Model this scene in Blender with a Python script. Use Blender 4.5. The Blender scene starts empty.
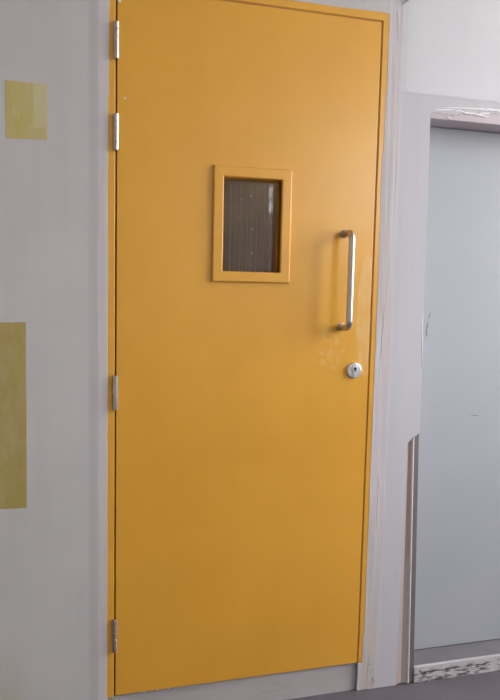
import bpy, bmesh, math, random
from mathutils import Vector, Matrix, noise
random.seed(7)
S = bpy.context.scene
COL = S.collection
PI = math.pi
FZ = -0.099            # floor height (the door leaf's lower edge is z = 0, the front wall's face is y = 0)

# ------------------------------------------------------------------ object helpers
def link(name, bm, mats, parent=None, smooth=False, bevel=0, seg=2, recalc=True):
    if recalc:
        bmesh.ops.recalc_face_normals(bm, faces=bm.faces[:])
    me = bpy.data.meshes.new(name)
    bm.to_mesh(me); bm.free()
    o = bpy.data.objects.new(name, me)
    for m in (mats if isinstance(mats, (list, tuple)) else [mats]):
        me.materials.append(m)
    if smooth:
        for p in me.polygons: p.use_smooth = True
    COL.objects.link(o)
    if parent: o.parent = parent
    if bevel:
        b = o.modifiers.new('bevel', 'BEVEL'); b.width = bevel; b.segments = seg; b.limit_method = 'ANGLE'
        b.angle_limit = math.radians(40)
    return o

def tag(o, label=None, cat=None, kind=None, group=None):
    if label: o['label'] = label
    if cat: o['category'] = cat
    if kind: o['kind'] = kind
    if group: o['group'] = group
    return o

def empty(name, loc=(0, 0, 0)):
    o = bpy.data.objects.new(name, None); COL.objects.link(o); o.location = loc
    return o

def box(bm, x0, x1, y0, y1, z0, z1):
    v = [bm.verts.new(p) for p in ((x0,y0,z0),(x1,y0,z0),(x1,y1,z0),(x0,y1,z0),(x0,y0,z1),(x1,y0,z1),(x1,y1,z1),(x0,y1,z1))]
    for f in ((0,3,2,1),(4,5,6,7),(0,1,5,4),(1,2,6,5),(2,3,7,6),(3,0,4,7)):
        bm.faces.new([v[i] for i in f])
    return v

def prism(bm, pts, y0, y1):
    """outline (x, z) on the wall, given a thickness from y0 (front) to y1"""
    a = [bm.verts.new((x, y0, z)) for x, z in pts]
    b = [bm.verts.new((x, y1, z)) for x, z in pts]
    bm.faces.new(a); bm.faces.new(b[::-1])
    n = len(pts)
    for i in range(n):
        bm.faces.new((a[i], b[i], b[(i+1) % n], a[(i+1) % n]))

def tube(bm, path, r, n=20, cap=True):
    rings = []
    path = [Vector(p) for p in path]
    up = None
    for i, p in enumerate(path):
        t = (path[min(i+1, len(path)-1)] - path[max(i-1, 0)]).normalized()
        if up is None:
            up = Vector((1, 0, 0)) if abs(t.x) < .9 else Vector((0, 0, 1))
        u = (up - t*up.dot(t)).normalized(); w = t.cross(u); up = u
        rr = r[i] if isinstance(r, (list, tuple)) else r
        rings.append([bm.verts.new(p + rr*(math.cos(a)*u + math.sin(a)*w)) for a in (2*PI*k/n for k in range(n))])
    for A, B in zip(rings, rings[1:]):
        for k in range(n):
            bm.faces.new((A[k], A[(k+1) % n], B[(k+1) % n], B[k]))
    if cap:
        bm.faces.new(rings[0][::-1]); bm.faces.new(rings[-1])

def lathe_y(bm, cx, cz, prof, n=48):
    """profile of (radius, y) turned about an axis along y"""
    rings = [[bm.verts.new((cx + r*math.cos(2*PI*k/n), y, cz + r*math.sin(2*PI*k/n))) for k in range(n)] for r, y in prof]
    for A, B in zip(rings, rings[1:]):
        for k in range(n):
            bm.faces.new((A[k], A[(k+1) % n], B[(k+1) % n], B[k]))
    bm.faces.new(rings[0]); bm.faces.new(rings[-1][::-1])

def rough_line(p0, p1, n, amp, seed, fn=None):
    """points from p0 to p1 pushed sideways by noise: a hand-cut or trowelled edge"""
    p0 = Vector(p0); p1 = Vector(p1); d = (p1-p0); nrm = Vector((-d.y, d.x)).normalized()
    out = []
    for i in range(n+1):
        t = i/n; p = p0 + d*t
        e = amp*(noise.noise((t*d.length*9, seed, .3)) + .5*noise.noise((t*d.length*33, seed, 5.1)) + .35*noise.noise((t*d.length*95, seed, 8.2)))
        if fn: e += fn(t)
        q = p + nrm*e
        out.append((q.x, q.y))
    return out

# ------------------------------------------------------------------ materials
class M:
    def __init__(s, name):
        s.m = bpy.data.materials.new(name); s.m.use_nodes = True
        s.t = s.m.node_tree; s.t.nodes.clear()
        s.out = s.n('ShaderNodeOutputMaterial'); s.b = s.n('ShaderNodeBsdfPrincipled')
        s.l(s.b.outputs[0], s.out.inputs[0])
        s.co = s.n('ShaderNodeTexCoord').outputs['Object']
    def n(s, t, **k):
        o = s.t.nodes.new(t)
        for a, b in k.items(): setattr(o, a, b)
        return o
    def l(s, a, b): s.t.links.new(a, b)
    def set(s, **k):
        for a, b in k.items(): s.b.inputs[a.replace('_', ' ')].default_value = b
        return s
    def noise(s, scale, detail=4, rough=.5, stretch=(1, 1, 1), off=(0, 0, 0), lo=.35, hi=.65):
        mp = s.n('ShaderNodeMapping'); mp.inputs['Scale'].default_value = stretch; mp.inputs['Location'].default_value = off
        s.l(s.co, mp.inputs[0])
        t = s.n('ShaderNodeTexNoise'); t.inputs['Scale'].default_value = scale; t.inputs['Detail'].default_value = detail
        t.inputs['Roughness'].default_value = rough
        s.l(mp.outputs[0], t.inputs[0])
        r = s.n('ShaderNodeMapRange'); r.inputs[1].default_value = lo; r.inputs[2].default_value = hi
        s.l(t.outputs[0], r.inputs[0])
        return r.outputs[0]
    def axis(s, a, lo, hi, wob=0, scale=12):
        sp = s.n('ShaderNodeSeparateXYZ'); s.l(s.co, sp.inputs[0]); v = sp.outputs[a]
        if wob:
            v = s.math('ADD', v, s.math('MULTIPLY', s.math('SUBTRACT', s.noise(scale, 3, lo=0, hi=1), .5), wob))
        r = s.n('ShaderNodeMapRange'); r.interpolation_type = 'SMOOTHSTEP'
        r.inputs[1].default_value = lo; r.inputs[2].default_value = hi
        s.l(v, r.inputs[0]); return r.outputs[0]
    def math(s, op, a, b=0):
        o = s.n('ShaderNodeMath', operation=op)
        for i, v in enumerate((a, b)):
            if isinstance(v, (int, float)): o.inputs[i].default_value = v
            else: s.l(v, o.inputs[i])
        return o.outputs[0]
    def mix(s, f, a, b):
        o = s.n('ShaderNodeMix', data_type='RGBA')
        if isinstance(f, (int, float)): o.inputs[0].default_value = f
        else: s.l(f, o.inputs[0])
        for i, v in ((6, a), (7, b)):
            if isinstance(v, tuple): o.inputs[i].default_value = (*v[:3], 1)
            else: s.l(v, o.inputs[i])
        return o.outputs[2]
    def color(s, c):
        if isinstance(c, tuple): s.b.inputs['Base Color'].default_value = (*c[:3], 1)
        else: s.l(c, s.b.inputs['Base Color'])
        return s
    def bump(s, h, strength=.2, dist=.002):
        b = s.n('ShaderNodeBump'); b.inputs['Strength'].default_value = strength; b.inputs['Distance'].default_value = dist
        s.l(h, b.inputs['Height']); s.l(b.outputs[0], s.b.inputs['Normal']); return s

def srgb(r, g, b):
    f = lambda c: (c/255/12.92) if c <= 10 else ((c/255+.055)/1.055)**2.4
    return (f(r), f(g), f(b))

# brushed, unevenly undercoated wall
def wall_mat(name, base, alt, pink, streak=.35, rough=.75, vert=True):
    m = M(name)
    st = (1, 1, .06) if vert else (.08, 1, 1)
    c = m.mix(m.math('MULTIPLY', m.noise(3.2, 4, .55), .8), base, alt)
    c = m.mix(m.math('MULTIPLY', m.noise(4.1, 3, .5, off=(3, 1, 7), lo=.5, hi=.72), .8), c, pink)
    c = m.mix(m.math('MULTIPLY', m.noise(16, 4, .6, stretch=st, lo=.25, hi=.75), streak), c, tuple(min(1, v*1.10) for v in base))
    c = m.mix(m.math('MULTIPLY', m.noise(30, 3, .6, stretch=st, off=(9, 2, 1), lo=.5, hi=.8), streak*.4), c, tuple(v*.88 for v in alt))
    c = m.mix(m.math('MULTIPLY', m.noise(14, 5, .7, stretch=(1, 1, .3), off=(4, 4, 4), lo=.6, hi=.72), .14), c, tuple(min(1, v*1.15) for v in base))
    m.color(c); m.set(Roughness=rough)
    m.bump(m.math('ADD', m.noise(60, 4, .6, stretch=st, lo=0, hi=1), m.noise(9, 3, lo=0, hi=1)), .2, .0015)
    return m

WB, WA, WP = (.505, .485, .485), (.455, .435, .438), (.50, .44, .452)
wm = wall_mat('undercoated_wall', WB, WA, WP)
src = wm.b.inputs['Base Color'].links[0].from_socket
MU = wm.math
def band(a, b, soft, wob=.006):
    return MU('MULTIPLY', wm.axis(0, a-soft, a+soft, wob), wm.axis(0, b+soft, b-soft, wob))
fine = wm.noise(60, 4, .65, stretch=(1, 1, .05), off=(7, 7, 7), lo=.3, hi=.7)
c = wm.mix(MU('MULTIPLY', band(-.075, -.048, .008), .55), src, (.40, .375, .39))
c = wm.mix(MU('MULTIPLY', band(-.050, .1, .003), .8), c, wm.mix(fine, (.50, .46, .475), (.58, .54, .545)))
c = wm.mix(wm.axis(0, .79, .80), c, wm.mix(fine, (.545, .485, .51), (.505, .48, .50)))
# brushed streaks in the strip right of the frame
st = wm.noise(34, 4, .7, stretch=(1, 1, .035), off=(1, 5, 2), lo=.42, hi=.62)
c = wm.mix(MU('MULTIPLY', MU('MULTIPLY', band(.800, .866, .006), st), .7), c, (.43, .37, .37))
st2 = wm.noise(45, 4, .7, stretch=(1, 1, .03), off=(6, 1, 4), lo=.5, hi=.64)
c = wm.mix(MU('MULTIPLY', MU('MULTIPLY', band(.803, .862, .006), st2), .6), c, (.60, .59, .61))
# flat primer, then the brighter skim above the ledge
pr_ = wm.mix(wm.noise(22, 4, .6, stretch=(1, 1, .05), lo=.25, hi=.75), (.46, .45, .49), (.50, .49, .525))
c = wm.mix(wm.axis(0, .850, .872, .012), c, pr_)
sk = MU('MULTIPLY', wm.axis(0, .845, .885, .014), wm.axis(2, 1.836, 1.847, .006))
c = wm.mix(sk, c, wm.mix(wm.noise(5, 4, .6), (.59, .585, .62), (.56, .56, .595)))
stn = MU('MULTIPLY', MU('MULTIPLY', band(.812, .850, .006), wm.axis(2, .22, .02, .1)), .6)
c = wm.mix(stn, c, (.50, .42, .33))
low = MU('MULTIPLY', MU('MULTIPLY', wm.axis(0, -.225, -.30, .06, 5), wm.axis(2, .30, -.02, .12, 4)), .45)
c = wm.mix(low, c, (.42, .38, .26))
wm.color(c)
bs = wm.b.inputs['Normal'].links[0].from_node
b2 = wm.n('ShaderNodeBump'); b2.inputs['Strength'].default_value = .8; b2.inputs['Distance'].default_value = .003
wm.l(MU('ADD', MU('MULTIPLY', MU('MULTIPLY', wm.axis(2, 1.836, 1.847, .006), wm.axis(0, .82, .90)), .8), MU('MULTIPLY', MU('MULTIPLY', band(.806, .862, .004), fine), .35)), b2.inputs['Height']); wm.l(bs.outputs[0], b2.inputs['Normal']); wm.l(b2.outputs[0], wm.b.inputs['Normal'])
m_wall = wm.m
m_skim = wall_mat('white_skim_coat', (.62, .62, .65), (.58, .58, .61), (.60, .58, .61), .2).m
m_strip = wall_mat('brushed_plaster_strip', (.58, .56, .57), (.52, .50, .51), (.50, .42, .44), .6).m
m_prim = wall_mat('pale_primer', (.47, .465, .50), (.44, .435, .465), (.46, .43, .465), .35).m
m_ridge = M('raw_white_plaster').color((.76, .76, .78)).set(Roughness=.8).m
m_room = wall_mat('plain_room_paint', (.68, .66, .64), (.65, .63, .61), (.66, .62, .61), .1).m
m_ceil = M('ceiling_paint').color((.80, .79, .77)).set(Roughness=.9).m

def patch(name, a, b, c_, d):
    m = M(name)
    c = m.mix(m.noise(13, 2, .4, stretch=(1.3, 1, .7)), a, b)
    c = m.mix(m.math('MULTIPLY', m.noise(22, 3, .6, stretch=(1, 1, .45), off=(2, 8, 3), lo=.54, hi=.60), .45), c, c_)
    c = m.mix(m.math('MULTIPLY', m.noise(60, 3, .6, stretch=(1, 1, .2), lo=.5, hi=.7), .3), c, d)
    m.color(c).set(Roughness=.6).bump(m.noise(40, 4, .6, stretch=(1, 1, .2), lo=0, hi=1), .3, .001)
    return m
OC = (.44, .36, .11)
_p1 = patch('old_yellow_paint', (.47, .38, .12), (.50, .42, .19), (.53, .48, .28), (.40, .31, .08))
# thinner wash of grey over the right part of the small patch
src = _p1.b.inputs['Base Color'].links[0].from_socket
w_ = _p1.math('MULTIPLY', _p1.axis(0, -.222, -.216, .012, 20), _p1.axis(2, 1.640, 1.650, .02, 25))
_p1.color(_p1.mix(_p1.math('MULTIPLY', w_, .62), src, (.54, .48, .30))); m_patch1 = _p1.m
m_patch2 = patch('old_olive_paint', (.35, .265, .075), (.40, .305, .125), (.41, .32, .16), (.31, .25, .06)).m

def yellow_mat():
    m = M('ochre_yellow_gloss_paint')
    c = m.mix(m.noise(3.5, 3, .5), (.70, .345, .033), (.66, .322, .029))
    c = m.mix(m.math('MULTIPLY', m.noise(22, 3, .6, stretch=(1, 1, .08)), .18), c, (.73, .375, .052))
    m.color(c).set(Roughness=.36, Coat_Weight=.25, Coat_Roughness=.22)
    m.b.inputs['Specular IOR Level'].default_value = .5
    m.bump(m.math('ADD', m.noise(30, 3, .5, stretch=(1, 1, .25), lo=0, hi=1), m.noise(5, 2, lo=0, hi=1)), .12, .001)
    return m
ym = yellow_mat(); m_yellow = ym.m
# rubbed lighter scuffs beside the pull handle (worn paint with a shape of its own), leaf only
lm = yellow_mat(); lm.m.name = 'ochre_yellow_gloss_paint_scuffed'
def ellipse(m, cx, cz, rx, rz, soft=.25):
    sp = m.n('ShaderNodeSeparateXYZ'); m.l(m.co, sp.inputs[0])
    dx = m.math('DIVIDE', m.math('SUBTRACT', sp.outputs[0], cx), rx); dz = m.math('DIVIDE', m.math('SUBTRACT', sp.outputs[2], cz), rz)
    d = m.math('ADD', m.math('MULTIPLY', dx, dx), m.math('MULTIPLY', dz, dz))
    r = m.n('ShaderNodeMapRange'); r.inputs[1].default_value = 1+soft; r.inputs[2].default_value = 1-soft
    m.l(d, r.inputs[0]); return r.outputs[0]
src = lm.b.inputs['Base Color'].links[0].from_socket
k = m_ = lm.math('MULTIPLY', ellipse(lm, .776, 1.15, .036, .19, .12), lm.noise(30, 4, .6, stretch=(1, 1, .5), lo=.3, hi=.62))
c = lm.mix(lm.math('MULTIPLY', k, .55), src, (.75, .52, .24))
k2 = lm.math('MULTIPLY', ellipse(lm, .65, 1.04, .05, .06, .5), lm.noise(45, 4, .6, off=(1, 3, 2), lo=.5, hi=.62))
c = lm.mix(lm.math('MULTIPLY', k2, .32), c, (.75, .52, .24))
lm.color(c); m_leaf = lm.m

def metal(name, col, rough, stretch=(1, 1, 1), var=.12):
    m = M(name)
    m.color(m.mix(m.noise(60, 3, .6, stretch=stretch), col, tuple(v*(1-var) for v in col)))
    m.set(Metallic=1.0, Roughness=rough); return m.m
m_steel = metal('satin_steel', (.54, .52, .50), .3, (1, 1, .05))
m_hinge = metal('hinge_steel', (.58, .55, .54), .31, (1, 1, .3))
m_lock = metal('chromed_lock', (.78, .79, .82), .34)
m_black = M('dark_keyway').color((.02, .02, .02)).set(Roughness=.5).m
m_dark = M('dark_gap_liner').color((.16, .07, .02)).set(Roughness=.8).m

def glass_mat(name, tint, gloss=.09):
    m = bpy.data.materials.new(name); m.use_nodes = True; t = m.node_tree; t.nodes.clear()
    o = t.nodes.new('ShaderNodeOutputMaterial'); mx = t.nodes.new('ShaderNodeMixShader')
    tr = t.nodes.new('ShaderNodeBsdfTransparent'); tr.inputs[0].default_value = (*tint, 1)
    gl = t.nodes.new('ShaderNodeBsdfGlossy'); gl.inputs['Roughness'].default_value = .02
    mx.inputs[0].default_value = gloss
    t.links.new(tr.outputs[0], mx.inputs[1]); t.links.new(gl.outputs[0], mx.inputs[2]); t.links.new(mx.outputs[0], o.inputs[0])
    return m
m_glass = glass_mat('vision_glass', (.84, .82, .74), .035)
m_winglass = glass_mat('window_glass', (.97, .98, .97), .05)
m_windim = glass_mat('dimming_window_glass', (.62, .63, .66), .05)  # tint put in to dim the bright window mirrored in the vision glass
m_wire = M('wire_in_glass').color((.42, .38, .32)).set(Roughness=.5, Metallic=.3).m
m_speck = M('white_paint_speck').color((.8, .8, .75)).set(Roughness=.6).m
m_winframe = M('white_window_frame').color((.75, .75, .74)).set(Roughness=.45).m

# grey flush door across the second opening
pm = M('pale_grey_satin_paint')
c = pm.mix(pm.noise(2.2, 2, .4), (.375, .388, .42), (.355, .372, .405))
c = pm.mix(pm.math('MULTIPLY', pm.noise(5, 3, .5, off=(3, 3, 3), lo=.5, hi=.75), .4), c, (.375, .385, .39))
pm.color(c).set(Roughness=.5)
pm.b.inputs['Specular IOR Level'].default_value = .25
m_panel = pm.m
m_scratch = M('dark_scratch').color((.10, .09, .09)).set(Roughness=.8).m

# mauve lintel and bare jamb
mm = M('mauve_primer')
c = mm.mix(mm.noise(9, 4, .6, stretch=(.3, 1, 1)), (.45, .385, .41), (.49, .42, .45))
mm.color(c).set(Roughness=.55).bump(mm.noise(30, 3, stretch=(.2, 1, 1), lo=0, hi=1), .3, .001); m_mauve = mm.m
jm = M('bare_jamb_brown_mauve')
c = jm.mix(jm.noise(5, 3, .5, stretch=(3, 1, .4)), (.37, .30, .29), (.43, .33, .27))
c = jm.mix(jm.math('MULTIPLY', jm.noise(60, 3, .6, stretch=(1, 1, .04)), .4), c, (.46, .41, .42))
jm.color(c).set(Roughness=.6); m_jamb = jm.m
m_bead = wall_mat('worn_white_bead', (.62, .58, .56), (.52, .46, .43), (.55, .45, .40), .4).m
m_jdark = M('grey_brown_arris').color((.12, .10, .10)).set(Roughness=.55).m

# chipped threshold: white paint worn through to dark wood in horizontal flakes
cm = M('chipped_white_threshold_paint')
k = cm.noise(34, 5, .72, stretch=(.5, 1, 2.4), lo=.49, hi=.57)
band = cm.axis(2, .046, .034, .008)
k = cm.math('MULTIPLY', k, band)
c = cm.mix(cm.noise(12, 3, .5, stretch=(.3, 1, 1)), (.43, .40, .415), (.50, .475, .49))
c = cm.mix(k, c, (.11, .08, .09))
cm.color(c).set(Roughness=.6).bump(cm.math('SUBTRACT', 1, k), .6, .003); m_chip = cm.m

fm = M('grey_concrete_floor')
c = fm.mix(fm.noise(6, 5, .6), (.105, .092, .108), (.13, .115, .13))
c = fm.mix(fm.math('MULTIPLY', fm.noise(80, 4, .7, lo=.55, hi=.75), .3), c, (.26, .25, .25))
fm.color(c).set(Roughness=.45).bump(fm.noise(60, 4, lo=0, hi=1), .2, .001); m_floor = fm.m
sm = M('grey_step_paint')
c = sm.mix(sm.noise(9, 4, .6), (.155, .145, .16), (.175, .165, .18))
sm.color(c).set(Roughness=.5); m_step = sm.m
kb = M('scuffed_plaster_kerb')
c = kb.mix(kb.noise(7, 4, .55, stretch=(.4, 1, 1)), (.38, .355, .355), (.44, .415, .42))
c = kb.mix(kb.math('MULTIPLY', kb.noise(22, 5, .7, stretch=(.3, 1, 1.6), lo=.56, hi=.64), .35), c, (.30, .27, .26))
kb.color(c).set(Roughness=.7).bump(kb.noise(30, 4, lo=0, hi=1), .3, .001); m_kerb = kb.m
sc_ = M('scarred_plaster')
k = sc_.noise(38, 5, .75, stretch=(1.4, 1, .5), lo=.50, hi=.6)
sc_.color(sc_.mix(sc_.math('MULTIPLY', k, .55), (.47, .44, .43), (.20, .18, .16))).set(Roughness=.8).bump(k, .5, .003); m_scar = sc_.m
m_stain = M('faded_ochre_stain'); m_stain.color(m_stain.mix(m_stain.noise(9, 3), (.50, .45, .38), (.52, .44, .32))).set(Roughness=.8); m_stain = m_stain.m
m_brown = M('brown_back_room')
m_brown.color(m_brown.mix(m_brown.noise(5, 3, .5), (.30, .215, .16), (.24, .17, .125))).set(Roughness=.8); m_brown = m_brown.m

# ------------------------------------------------------------------ room shell
XL, XR, YB, ZC = -2.2, 3.0, -6.0, 3.05
WT = .13
def struct(name, bm, mat, label, cat, **k):
    return tag(link(name, bm, mat, **k), label, cat, 'structure')

# front wall with the two openings (x, z grid, cells inside an opening left out)
bm = bmesh.new()
DO = (-.045, .832, FZ-.001, 2.088)     # yellow door's opening
box(bm, XL-.1, DO[0], 0, WT, FZ, ZC)
box(bm, DO[0], DO[1], 0, WT, DO[3], ZC)
prism(bm, [(DO[1], FZ), (.934, FZ), (.934, .736), (.979, .770), (.977, .88), (.971, 1.20), (.967, 1.52), (.965, 1.83), (.965, ZC), (DO[1], ZC)], 0, WT)
box(bm, .965, 1.86, 0, WT, 1.83, ZC)
box(bm, .934, .978, .012, WT, FZ, .765)
box(bm, 1.86, XR+.1, 0, WT, FZ, ZC)
wall = struct('wall_front', bm, m_wall, 'patchy grey-white undercoated wall around the yellow door', 'wall')

bm = bmesh.new(); box(bm, XL-.1, XR+.1, YB-.1, WT, FZ-.1, FZ)
struct('floor', bm, m_floor, 'grey concrete floor in front of the door', 'floor')
bm = bmesh.new(); box(bm, XL-.1, XR+.1, YB-.1, WT, ZC, ZC+.1)
struct('ceiling', bm, m_ceil, 'plain white ceiling of the room', 'ceiling')
bm = bmesh.new(); box(bm, XL-.1, XL, YB-.1, 0, FZ, ZC)
struct('wall_left', bm, m_room, 'plain grey side wall left of the door', 'wall')

W1 = (-1.9, -.35, .95, 2.95)            # y0, y1, z0, z1 of the near side window
W3 = (-5.5, -3.7, 1.7, 2.95)           # and of the far one, unseen, added for softer frontal fill
bm = bmesh.new()
box(bm, XR, XR+.1, YB-.1, W3[0], FZ, ZC); box(bm, XR, XR+.1, W3[1], W1[0], FZ, ZC); box(bm, XR, XR+.1, W1[1], 0, FZ, ZC)
for W in (W1, W3):
    box(bm, XR, XR+.1, W[0], W[1], FZ, W[2]); box(bm, XR, XR+.1, W[0], W[1], W[3], ZC)
struct('wall_right', bm, m_room, 'plain side wall holding the wide daylight window', 'wall')
W2 = (2.215, 2.75, 2.16, 2.52)         # x0, x1, z0, z1 of the high back window
bm = bmesh.new()
box(bm, XL-.1, W2[0], YB-.1, YB, FZ, ZC); box(bm, W2[1], XR+.1, YB-.1, YB, FZ, ZC)
box(bm, W2[0], W2[1], YB-.1, YB, FZ, W2[2]); box(bm, W2[0], W2[1], YB-.1, YB, W2[3], ZC)
struct('wall_back', bm, m_room, 'plain back wall with one small high window', 'wall')

# windows
def side_window(name, W, label):
    w = tag(empty(name, (XR+.05, (W[0]+W[1])/2, W[2])), label, 'window', 'structure')
    bm = bmesh.new(); hy = (W[1]-W[0])/2; hz = W[3]-W[2]
    for a, b, c0, d in ((-hy, hy, 0, .05), (-hy, hy, hz-.05, hz), (-hy, -hy+.05, .05, hz-.05), (hy-.05, hy, .05, hz-.05), (-.02, .02, .05, hz-.05)):
        box(bm, -.03, .03, a, b, c0, d)
    link('window_frame', bm, m_winframe, w)
    bm = bmesh.new(); box(bm, -.003, .003, -hy+.05, hy-.05, .05, hz-.05); link('window_pane', bm, m_winglass, w)
side_window('window_1', W1, 'white-framed side window nearest the yellow door')
side_window('fill_window', W3, 'added unseen side window towards the back, for frontal fill light')
w = tag(empty('window_2', ((W2[0]+W2[1])/2, YB-.05, W2[2])), 'small high two-pane window in the back wall', 'window', 'structure')
bm = bmesh.new(); hx = (W2[1]-W2[0])/2; hz = W2[3]-W2[2]
for a, b, c0, d in ((-hx, hx, 0, .02), (-hx, hx, hz-.02, hz), (-hx, -hx+.02, .02, hz-.02), (hx-.02, hx, .02, hz-.02), (-hx+.02, hx-.02, hz*.5-.014, hz*.5+.014)):
    box(bm, a, b, -.03, .03, c0, d)
link('window_frame', bm, m_winframe, w)
bm = bmesh.new(); box(bm, -hx+.02, hx-.02, -.003, .003, .02, hz-.02); link('window_pane', bm, m_windim, w)

# small room seen through the vision panel
bm = bmesh.new()
box(bm, -1.2, 2.2, 1.9, 2.0, FZ, 2.6); box(bm, -1.3, -1.2, WT, 2.0, FZ, 2.6); box(bm, 2.2, 2.3, WT, 2.0, FZ, 2.6)
box(bm, -1.3, 2.3, WT, 2.0, 2.6, 2.7); box(bm, -1.3, 2.3, WT, 2.0, FZ-.1, FZ)
struct('wall_beyond', bm, m_brown, 'dim brown room seen through the glass', 'wall')

# ------------------------------------------------------------------ plaster and paint on the front wall
def on_wall(name, pts, proud, mat, label=None, back=.004, y=0):
    b = bmesh.new(); prism(b, pts, y-proud, y+back)
    return tag(link(name, b, mat, wall, bevel=min(.0012, proud*.45)), label)

# left strip beside the frame
rl = rough_line((-.0235, 2.12), (-.0235, FZ+.002), 240, .0012, 2.0,
                lambda t: (.0025 if t < .17 else 0) + (.0015 if .02 < t < .06 else 0) + (.007 if t > .982 else .005 if t > .962 else 0))
on_wall('plaster_coat', rl + [(-1.0, FZ+.002), (-1.0, 2.12)], .0018, m_wall)
# right strip beside the frame
def stp(t):   # t runs upward
    z = -.0 + t*2.07
    return (.0035 if z < .1 else 0) + (-.004 if z > 1.83 else 0) + (-.0015 if 1.66 < z <= 1.83 else 0) + (.0025 if 1.48 < z < 1.66 else 0)
rr = rough_line((.8075, -.001), (.8075, 2.067), 240, .0012, 6.0, stp)
edge = [(.79, FZ+.002), (.934, FZ+.002), (.934, .736), (.9790, .770), (.9770, .88)] + \
     rough_line((.9765, .90), (.9715, 1.17), 40, .0015, 20.0, lambda t: .003 if .25 < t < .85 else 0) + [(.967, 1.52), (.9638, 1.772), (.9638, 1.784)]
lint = rough_line((.970, 1.786), (1.45, 1.826), 200, .010, 31.0)
on_wall('plaster_coat', [(.79, -.001)] + edge + lint + [(1.86, 1.826), (1.86, ZC-.01), (-1.0, ZC-.01), (-1.0, 2.12), (-.0235, 2.12), (-.0235, 2.062)] + rough_line((-.02, 2.060), (.8075, 2.067), 120, .0018, 12.0) + rr[::-1], .0018, m_wall)
# above the frame
# rough ridges of torn plaster above the lintel
def ridge(pts, w, mat=m_ridge, label=None, y=0.0):
    b = bmesh.new(); n = len(pts)
    rad = [w*(.25+.75*math.sin(PI*(i+.5)/n)**.6)*(1+.45*noise.noise((pts[i][0]*60, pts[i][1]*60, 2))) for i in range(n)]
    tube(b, [(x, y-.001, z) for x, z in pts], rad, 8)
    return tag(link('plaster_ridge', b, mat, wall, smooth=True), label)
ridge(rough_line((1.01, 1.806), (1.34, 1.824), 60, .004, 71.0), .0042, label='torn white plaster ridge over the mauve lintel')
ridge(rough_line((1.05, 1.802), (1.17, 1.796), 30, .006, 75.0), .0034)
ridge(rough_line((1.13, 1.798), (1.175, 1.806), 20, .004, 77.0), .0034)
ridge(rough_line((.975, 1.798), (1.05, 1.806), 20, .004, 78.0), .0024)
ridge(rough_line((1.02, 1.782), (1.04, 1.774), 12, .001, 79.0), .0018)
ridge(rough_line((.839, 2.075), (.846, 1.98), 30, .003, 83.0), .0024, m_wall)
ridge(rough_line((.835, 1.22), (.826, .95), 50, .003, 87.0), .0018, m_wall)
ridge(rough_line((.84, .70), (.838, .42), 50, .003, 91.0), .0016, m_wall)
ridge(rough_line((.9695, 1.165), (.9745, .985), 40, .002, 95.0), .0020, m_ridge, 'chipped white plaster edge at the side of the grey door')
# peeling flake at the very top
b = bmesh.new(); tube(b, [(.853+.034*t, -.004-.010*math.sin(PI*t), 2.096+.026*t**.6) for t in [i/10 for i in range(11)]], [.0006+.0024*math.sin(PI*i/10) for i in range(11)], 8)
tag(link('peeling_flake', b, M('grey_flake').color((.22, .22, .20)).set(Roughness=.8).m, wall, smooth=True), 'curled dark grey paint flake')
# paint patches
p1 = rough_line((-.290, 1.612), (-.184, 1.616), 20, .0008, 101.0) + rough_line((-.184, 1.616), (-.184, 1.765), 20, .0008, 102.0) + rough_line((-.184, 1.762), (-.290, 1.762), 30, .0022, 103.0)
on_wall('paint_patch', p1, .0024, m_patch1, 'small square patch of bare mustard yellow paint')
p2 = rough_line((-.42, .598), (-.246, .599), 20, .0008, 111.0) + rough_line((-.246, .599), (-.243, 1.123), 40, .0008, 112.0) + [(-.42, 1.120)]
on_wall('paint_patch', p2, .0024, m_patch2, 'tall olive yellow paint patch at the left edge')
# scarred bit by the floor
on_wall('plaster_scar', [(.823, -.078)] + rough_line((.823, -.09), (.858, -.082), 10, .002, 121.0) + rough_line((.858, -.08), (.852, -.005), 16, .003, 122.0) + rough_line((.848, .0), (.828, .03), 10, .003, 123.0), .0024, m_scar, 'scuffed scar in the plaster low beside the frame')

# ------------------------------------------------------------------ kerb under the yellow door
b = bmesh.new(); box(b, -.045, .832, .010, .16, FZ-.005, -.006)
struct('trim_1', b, m_kerb, 'scuffed off-white kerb under the yellow door', 'threshold', bevel=.004)

# ------------------------------------------------------------------ yellow door
door = tag(empty('door_1', (0, 0, 0)), 'ochre yellow flush door with vision panel and steel pull handle', 'door', 'structure')
FT = 2.088
# frame: two jambs and a head, rebated, as one mitred profile
prof = [(-.045, -.001), (-.0035, -.001), (-.0035, .047), (.010, .047), (.010, WT), (-.045, WT)]   # (offset from the leaf edge inward, y)
b = bmesh.new()
def corner(o_, side, top):
    x = o_ if side == 0 else .7875 - o_
    z = -.004 if not top else 2.040 - o_
    return x, z
rings = []
for side, top in ((0, 0), (0, 1), (1, 1), (1, 0)):
    rings.append([b.verts.new((corner(o_, side, top)[0], y, corner(o_, side, top)[1])) for o_, y in prof])
for A, B in zip(rings, rings[1:]):
    for i in range(len(prof)):
        j = (i+1) % len(prof); b.faces.new((A[i], A[j], B[j], B[i]))
b.faces.new(rings[0]); b.faces.new(rings[-1][::-1])
frame = link('door_frame', b, m_yellow, door, bevel=.0024, seg=3)

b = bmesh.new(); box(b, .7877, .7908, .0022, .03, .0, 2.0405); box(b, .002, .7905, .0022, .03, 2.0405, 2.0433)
link('gap_bounce_strip', b, M('brown_gap_bounce').color((.50, .23, .06)).set(Roughness=.7).m, door)  # strip added in the gap; its brown paints in light bounced between yellow edges
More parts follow.
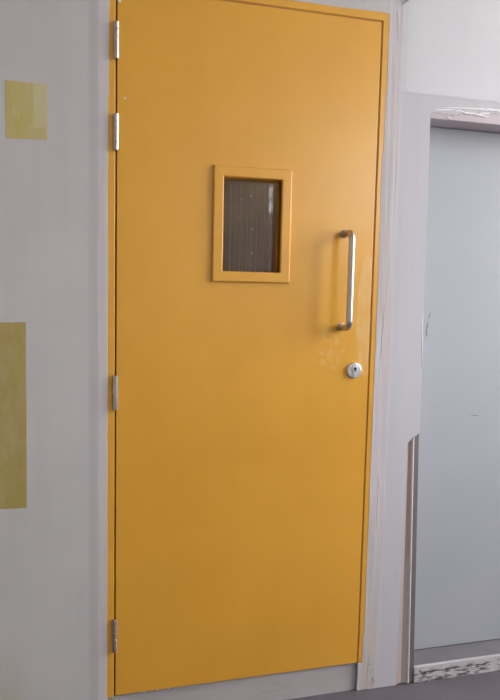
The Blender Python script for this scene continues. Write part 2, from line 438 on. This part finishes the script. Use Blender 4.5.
# leaf with the vision opening
LW, LH, LT = .7875, 2.040, .044
b = bmesh.new(); g = .0008
vx0, vx1, vz0, vz1 = .305, .482, 1.276, 1.549
xs, zs = [g, vx0, vx1, LW-g], [g, vz0, vz1, LH-g]
V = {}
for i, X in enumerate(xs):
    for j, Z in enumerate(zs):
        for k_, Y in enumerate((.0, LT)): V[i, j, k_] = b.verts.new((X, Y, Z))
for i in range(3):
    for j in range(3):
        if (i, j) == (1, 1): continue
        b.faces.new((V[i, j, 0], V[i+1, j, 0], V[i+1, j+1, 0], V[i, j+1, 0]))
        b.faces.new((V[i, j, 1], V[i, j+1, 1], V[i+1, j+1, 1], V[i+1, j, 1]))
for i in range(3):
    for j in (0, 3): b.faces.new((V[i, j, 0], V[i, j, 1], V[i+1, j, 1], V[i+1, j, 0]))
    for ii in (0, 3): b.faces.new((V[ii, i, 0], V[ii, i+1, 0], V[ii, i+1, 1], V[ii, i, 1]))
a = [(1, 1), (2, 1), (2, 2), (1, 2)]
for (p, q), (r_, s_) in zip(a, a[1:]+a[:1]):
    b.faces.new((V[p, q, 0], V[r_, s_, 0], V[r_, s_, 1], V[p, q, 1]))
leaf = link('door_leaf', b, m_leaf, door, bevel=.0018, seg=3)

# raised vision frame (mitred, chamfered)
b = bmesh.new()
prof = [(0, 0), (0, -.0065), (.0035, -.0095), (.0285, -.0095), (.0315, -.0065), (.0315, .020), (.028, .020), (.028, .0)]
ox0, ox1, oz0, oz1 = .2745, .5135, 1.246, 1.5815
rings = []
for sx, sz in ((0, 0), (1, 0), (1, 1), (0, 1)):
    rings.append([b.verts.new(((ox0+o_) if not sx else (ox1-o_), y, (oz0+o_) if not sz else (oz1-o_))) for o_, y in prof])
for A, B in zip(rings, rings[1:]+rings[:1]):
    for i in range(len(prof)):
        j = (i+1) % len(prof); b.faces.new((A[i], A[j], B[j], B[i]))
vf = link('vision_frame', b, m_yellow, door, bevel=.0008)
b = bmesh.new(); box(b, vx0, vx1, .036, .041, vz0, vz1)
glass = tag(link('glass_pane', b, m_glass, door), 'dark glass pane with fine upright wires')
b = bmesh.new()
for X, r_ in ((.336, .0005), (.352, .0002), (.366, .0003), (.373, .00018), (.388, .0003), (.398, .0005), (.404, .0002), (.417, .0004), (.431, .0002), (.441, .0003), (.462, .0002)):
    tube(b, [(X, .0345, vz0+.002), (X+.001, .0345, (vz0+vz1)/2), (X, .0345, vz1-.012)], r_, 6)
link('upright_wires', b, m_wire, glass)
for X, Z, s_ in ((.368, 1.492, .0016), (.399, 1.505, .0020), (.362, 1.438, .0014), (.407, 1.406, .0016), (.406, 1.336, .0018), (.405, 1.297, .0012), (.367, 1.522, .0010)):
    b = bmesh.new(); lathe_y(b, X, Z, [(s_*.5, .0335), (s_, .0345), (s_, .0362)], 10); link('paint_speck', b, m_speck, glass, smooth=True)

# pull handle: bent tube on two roses
HX, Z0, Z1, SO, R_ = .6905, 1.115, 1.402, .058, .0098
b = bmesh.new(); path = [(HX, -.002, Z1), (HX, -.02, Z1)]
br = .022
for i in range(1, 13):
    a = PI/2*i/12; path.append((HX, -(SO-br) - br*math.sin(a), Z1 - br + br*math.cos(a)))
for t in (.2, .4, .6, .8): path.append((HX, -SO, (Z1-br)*(1-t) + (Z0+br)*t))
for i in range(0, 13):
    a = PI/2*i/12; path.append((HX, -(SO-br) - br*math.cos(a), Z0 + br - br*math.sin(a)))
path += [(HX, -.02, Z0), (HX, -.002, Z0)]
tube(b, path, R_, 28)
handle = tag(link('pull_handle', b, m_steel, door, smooth=True), 'satin steel D-shaped pull handle')
for Z in (Z1, Z0):
    b = bmesh.new(); lathe_y(b, HX, Z, [(.0112, -.006), (.0125, -.0045), (.0128, .0005)], 32)
    link('handle_rose', b, m_steel, handle, smooth=False, bevel=.0006)
b = bmesh.new(); lathe_y(b, HX+.0005, Z1-.055, [(.0016, -SO-R_-.0006), (.002, -SO-R_+.001)], 10)
link('grub_screw', b, m_black, handle)

# round escutcheon with profile cylinder
LX, LZ = .7365, .978
b = bmesh.new(); lathe_y(b, LX, LZ, [(.0215, -.0085), (.0240, -.0072), (.0255, -.004), (.0258, .0005)], 56)
lock = tag(link('lock_escutcheon', b, m_lock, door, smooth=False, bevel=.0008), 'round chrome lock escutcheon')
b = bmesh.new(); pts = []
cz, R1, hw = LZ+.0055, .0102, .0060
a0 = math.asin(hw/R1)
for i in range(25):
    a = -PI/2 + a0 + (2*PI-2*a0)*i/24; pts.append((LX+R1*math.cos(a), cz+R1*math.sin(a)))
for i in range(9):
    a = PI + PI*i/8; pts.append((LX+hw*math.cos(a), LZ-.0135+hw*math.sin(a)))
prism(b, pts, -.0125, -.0075); cyl = link('lock_cylinder', b, m_lock, lock, bevel=.0008)
b = bmesh.new(); lathe_y(b, LX, cz+.001, [(.0046, -.0132), (.0050, -.012)], 24); box(b, LX-.0014, LX+.0014, -.0136, -.0125, cz-.008, cz+.006)
link('keyway', b, m_black, lock)

# hinges: five-knuckle barrel, pin caps and leaves in the rebate
for n_, (za, zb_) in enumerate(((1.845, 1.945), (1.601, 1.701), (.871, .973), (.142, .245))):
    hx_, hy_, r_ = -.0015, -.0055, .0072
    zc = (za+zb_)/2
    b = bmesh.new(); K = 5; h = (zb_-za-.006)/K
    for i in range(K):
        lo = za+.003+i*h+.0003; hi = za+.003+(i+1)*h-.0003
        tube(b, [(hx_, hy_, lo), (hx_, hy_, lo+.0005), (hx_, hy_, hi-.0005), (hx_, hy_, hi)], [r_-.0003, r_, r_, r_-.0003], 28)
    box(b, -.0030, -.0022, -.004, .034, za+.002, zb_-.002)
    box(b, -.0012, .0010, -.004, .034, za+.002, zb_-.002)
    hg = link('hinge', b, m_hinge, door, smooth=False)
    tag(hg, ['top steel barrel hinge', 'second steel barrel hinge from the top', 'middle steel barrel hinge', 'bottom steel barrel hinge'][n_])
    for s_, z_ in ((1, zb_-.003), (-1, za+.003)):
        c_ = bmesh.new(); tube(c_, [(hx_, hy_, z_), (hx_, hy_, z_+s_*.0018), (hx_, hy_, z_+s_*.003)], [r_*.95, r_*.95, r_*.6], 20)
        link('pin_cap', c_, m_hinge, hg)
b = bmesh.new(); prism(b, [(.002, 2.000), (.010, 1.996), (.011, 2.012), (.002, 2.014)], -.0008, .001)
tag(link('paint_chip', b, m_speck, leaf), 'pale chip in the yellow paint by the top corner')
b = bmesh.new(); lathe_y(b, .022, 1.745, [(.0024, -.0006), (.003, .001)], 10); link('paint_chip', b, m_speck, leaf)
for X in (.085, .125, .16):
    b = bmesh.new(); prism(b, [(X, .0006), (X+.004, .0006), (X+.003, .003), (X+.001, .0035)], -.0006, .001); link('paint_chip', b, m_speck, leaf)

# ------------------------------------------------------------------ second opening: lintel, jamb, threshold, grey door
b = bmesh.new()
# head section with a small step in its underside
pr = [(.0, 1.830), (.0, 1.774), (.002, 1.772), (.060, 1.772), (.060, 1.774), (.128, 1.774), (.128, 1.830)]
A = [b.verts.new((.9655, y, z)) for y, z in pr]; B = [b.verts.new((1.86, y, z)) for y, z in pr]
b.faces.new(A); b.faces.new(B[::-1])
for i in range(len(pr)): j = (i+1) % len(pr); b.faces.new((A[i], B[i], B[j], A[j]))
struct('trim_2', b, m_mauve, 'mauve primed lintel over the grey door', 'trim', bevel=.001)

# exposed jamb casing in three runs (flat, white bead, dark arris)
jt = tag(empty('trim_3', (0, 0, FZ)), 'bare brown-mauve jamb moulding with white bead low beside the grey door', 'trim', 'structure')
def xe(z):   # opening edge leans slightly
    return 1.001 - (z+.09)*.0262
def run(name, f0, f1, y0, y1, mat, z1f, label=None, ym=None):
    """vertical moulding run between f0(z) and f1(z), slanted top"""
    b = bmesh.new(); rows = []
    N = 24
    for i in range(N+1):
        t = i/N
        a0_, a1_ = f0, f1
        zt0, zt1 = z1f(0), z1f(1)
        z_a = FZ+.004+(zt0-FZ-.004)*t; z_b = FZ+.004+(zt1-FZ-.004)*t
        xa, xb = f0(z_a), f1(z_b); xm, zm = (xa+xb)/2, (z_a+z_b)/2
        ymid = (y0+y1)/2 if ym is None else ym
        rows.append([b.verts.new(p) for p in ((xa, y0, z_a-FZ), (xm, ymid, zm-FZ), (xb, y1, z_b-FZ), (xb, y1+.006, z_b-FZ), (xa, y0+.006, z_a-FZ))])
    for A, B in zip(rows, rows[1:]):
        for i in range(5): j = (i+1) % 5; b.faces.new((A[i], A[j], B[j], B[i]))
    b.faces.new(rows[0][::-1]); b.faces.new(rows[-1])
    return tag(link(name, b, mat, jt), label)
run('jamb_casing', lambda z: .934, lambda z: xe(z)-.028, -.0018, -.0005, m_jamb, lambda t: .736 if t == 0 else .752, 'brown-mauve flat of the jamb moulding', ym=.0050)
run('jamb_bead', lambda z: xe(z)-.028, lambda z: xe(z)-.019, -.0010, -.0010, m_bead, lambda t: .752 if t == 0 else .760, 'white bead of the jamb moulding', ym=-.0045)
run('jamb_arris', lambda z: xe(z)-.019, lambda z: xe(z)+.0005, -.0005, .0040, m_jdark, lambda t: .760 if t == 0 else .770, 'dark grey-brown outer arris of the jamb moulding', ym=.0015)

th = tag(empty('trim_4', (1.0, 0, FZ)), 'raised grey step with chipped white front edge under the grey door', 'threshold', 'structure')
b = bmesh.new(); N = 200
rows = []
for i in range(N+1):
    X = .0+.86*i/N
    z_top = -.045 - FZ
    w_ = lambda s, a: a*noise.noise((X*40, s, 0))
    rows.append([b.verts.new(p) for p in ((X, -.004+w_(1, .002), .0), (X, -.003+w_(2, .004), .018+w_(3, .003)), (X, -.001+w_(4, .003), .036+w_(5, .003)), (X, .0005, z_top-.001), (X, .010, z_top), (X, .010, 0))])
for A, B in zip(rows, rows[1:]):
    for i in range(6): j = (i+1) % 6; b.faces.new((A[i], A[j], B[j], B[i]))
b.faces.new(rows[0][::-1]); b.faces.new(rows[-1])
link('step_nosing', b, m_chip, th)['label'] = 'chipped white paint on the front edge of the step'
th.children[0].location = (0, 0, .001)
b = bmesh.new(); box(b, 0.002, .86, .010, .129, .001, .054); link('step_tread', b, m_step, th)

d2 = tag(empty('door_2', (1.0, .09, -.044)), 'pale grey-white flush door set back in the opening at the right', 'door', 'structure')
b = bmesh.new(); box(b, -.034, .859, .006, .040, .0015, 1.816); l2 = link('door_leaf', b, m_panel, d2, bevel=.0015)
for pts in (((1.053, 1.160), (1.050, 1.146), (1.047, 1.141)), ((1.047, 1.128), (1.044, 1.112), (1.041, 1.103)), ((1.040, 1.103), (1.042, 1.090), (1.046, 1.080)), ((1.23, .805), (1.245, .80), (1.262, .799))):
    b = bmesh.new(); tube(b, [(x-1.0, .0055, z+.044) for x, z in pts], [.0004, .0011, .0005], 6)
    link('scratch', b, m_scratch, l2)

# ------------------------------------------------------------------ light
wd = bpy.data.worlds.new('sky'); S.world = wd; wd.use_nodes = True
t = wd.node_tree; t.nodes.clear()
o = t.nodes.new('ShaderNodeOutputWorld'); bg = t.nodes.new('ShaderNodeBackground')
tc = t.nodes.new('ShaderNodeTexCoord'); sp = t.nodes.new('ShaderNodeSeparateXYZ'); r = t.nodes.new('ShaderNodeValToRGB')
mr = t.nodes.new('ShaderNodeMapRange'); mr.inputs[1].default_value = -1; mr.inputs[2].default_value = 1
t.links.new(tc.outputs['Generated'], sp.inputs[0]); t.links.new(sp.outputs[2], mr.inputs[0]); t.links.new(mr.outputs[0], r.inputs[0])
r.color_ramp.elements[0].position = .47; r.color_ramp.elements[0].color = (.42, .40, .37, 1)
r.color_ramp.elements[1].position = .52; r.color_ramp.elements[1].color = (1.0, .98, 1.02, 1)
t.links.new(r.outputs[0], bg.inputs[0]); bg.inputs[1].default_value = 7.0
t.links.new(bg.outputs[0], o.inputs[0])
def portal(name, loc, rot, sx, sy):
    l = bpy.data.lights.new(name, 'AREA'); l.shape = 'RECTANGLE'; l.size = sx; l.size_y = sy; l.cycles.is_portal = True
    ob = bpy.data.objects.new(name, l); COL.objects.link(ob); ob.location = loc; ob.rotation_euler = rot
for W in (W1, W3):
    portal('window_daylight', (XR+.12, (W[0]+W[1])/2, (W[2]+W[3])/2), (0, math.radians(90), 0), W[3]-W[2], W[1]-W[0])
portal('window_daylight', ((W2[0]+W2[1])/2, YB-.12, (W2[2]+W2[3])/2), (math.radians(90), 0, 0), W2[1]-W2[0], W2[3]-W2[2])
# added fill lamp, no source seen, lifting the room beyond the glass
l = bpy.data.lights.new('back_room_fill', 'POINT'); l.energy = 6; l.shadow_soft_size = .08; l.color = (1, .88, .76)
ob = bpy.data.objects.new('back_room_fill', l); COL.objects.link(ob); ob.location = (1.3, 1.0, 2.3)

# ------------------------------------------------------------------ camera
cam = bpy.data.cameras.new('camera'); co = bpy.data.objects.new('camera', cam); COL.objects.link(co); S.camera = co
cam.sensor_fit = 'VERTICAL'; cam.sensor_height = 24; cam.lens = 24*658.27/700; cam.clip_start = .02
right = Vector((.96594784, -.25780593, .02192862)); down = Vector((-.00296676, -.09578303, -.99539781)); fwd = Vector((.25871985, .96143732, -.09328626))
mt = Matrix((right, -down, -fwd)).transposed().to_4x4(); mt.translation = Vector((-.1169, -1.9076, 1.2289))
co.matrix_world = mt

S.view_settings.view_transform = 'Standard'; S.view_settings.look = 'None'; S.view_settings.gamma = 1; S.view_settings.use_curve_mapping = False
S.view_settings.exposure = 1.36
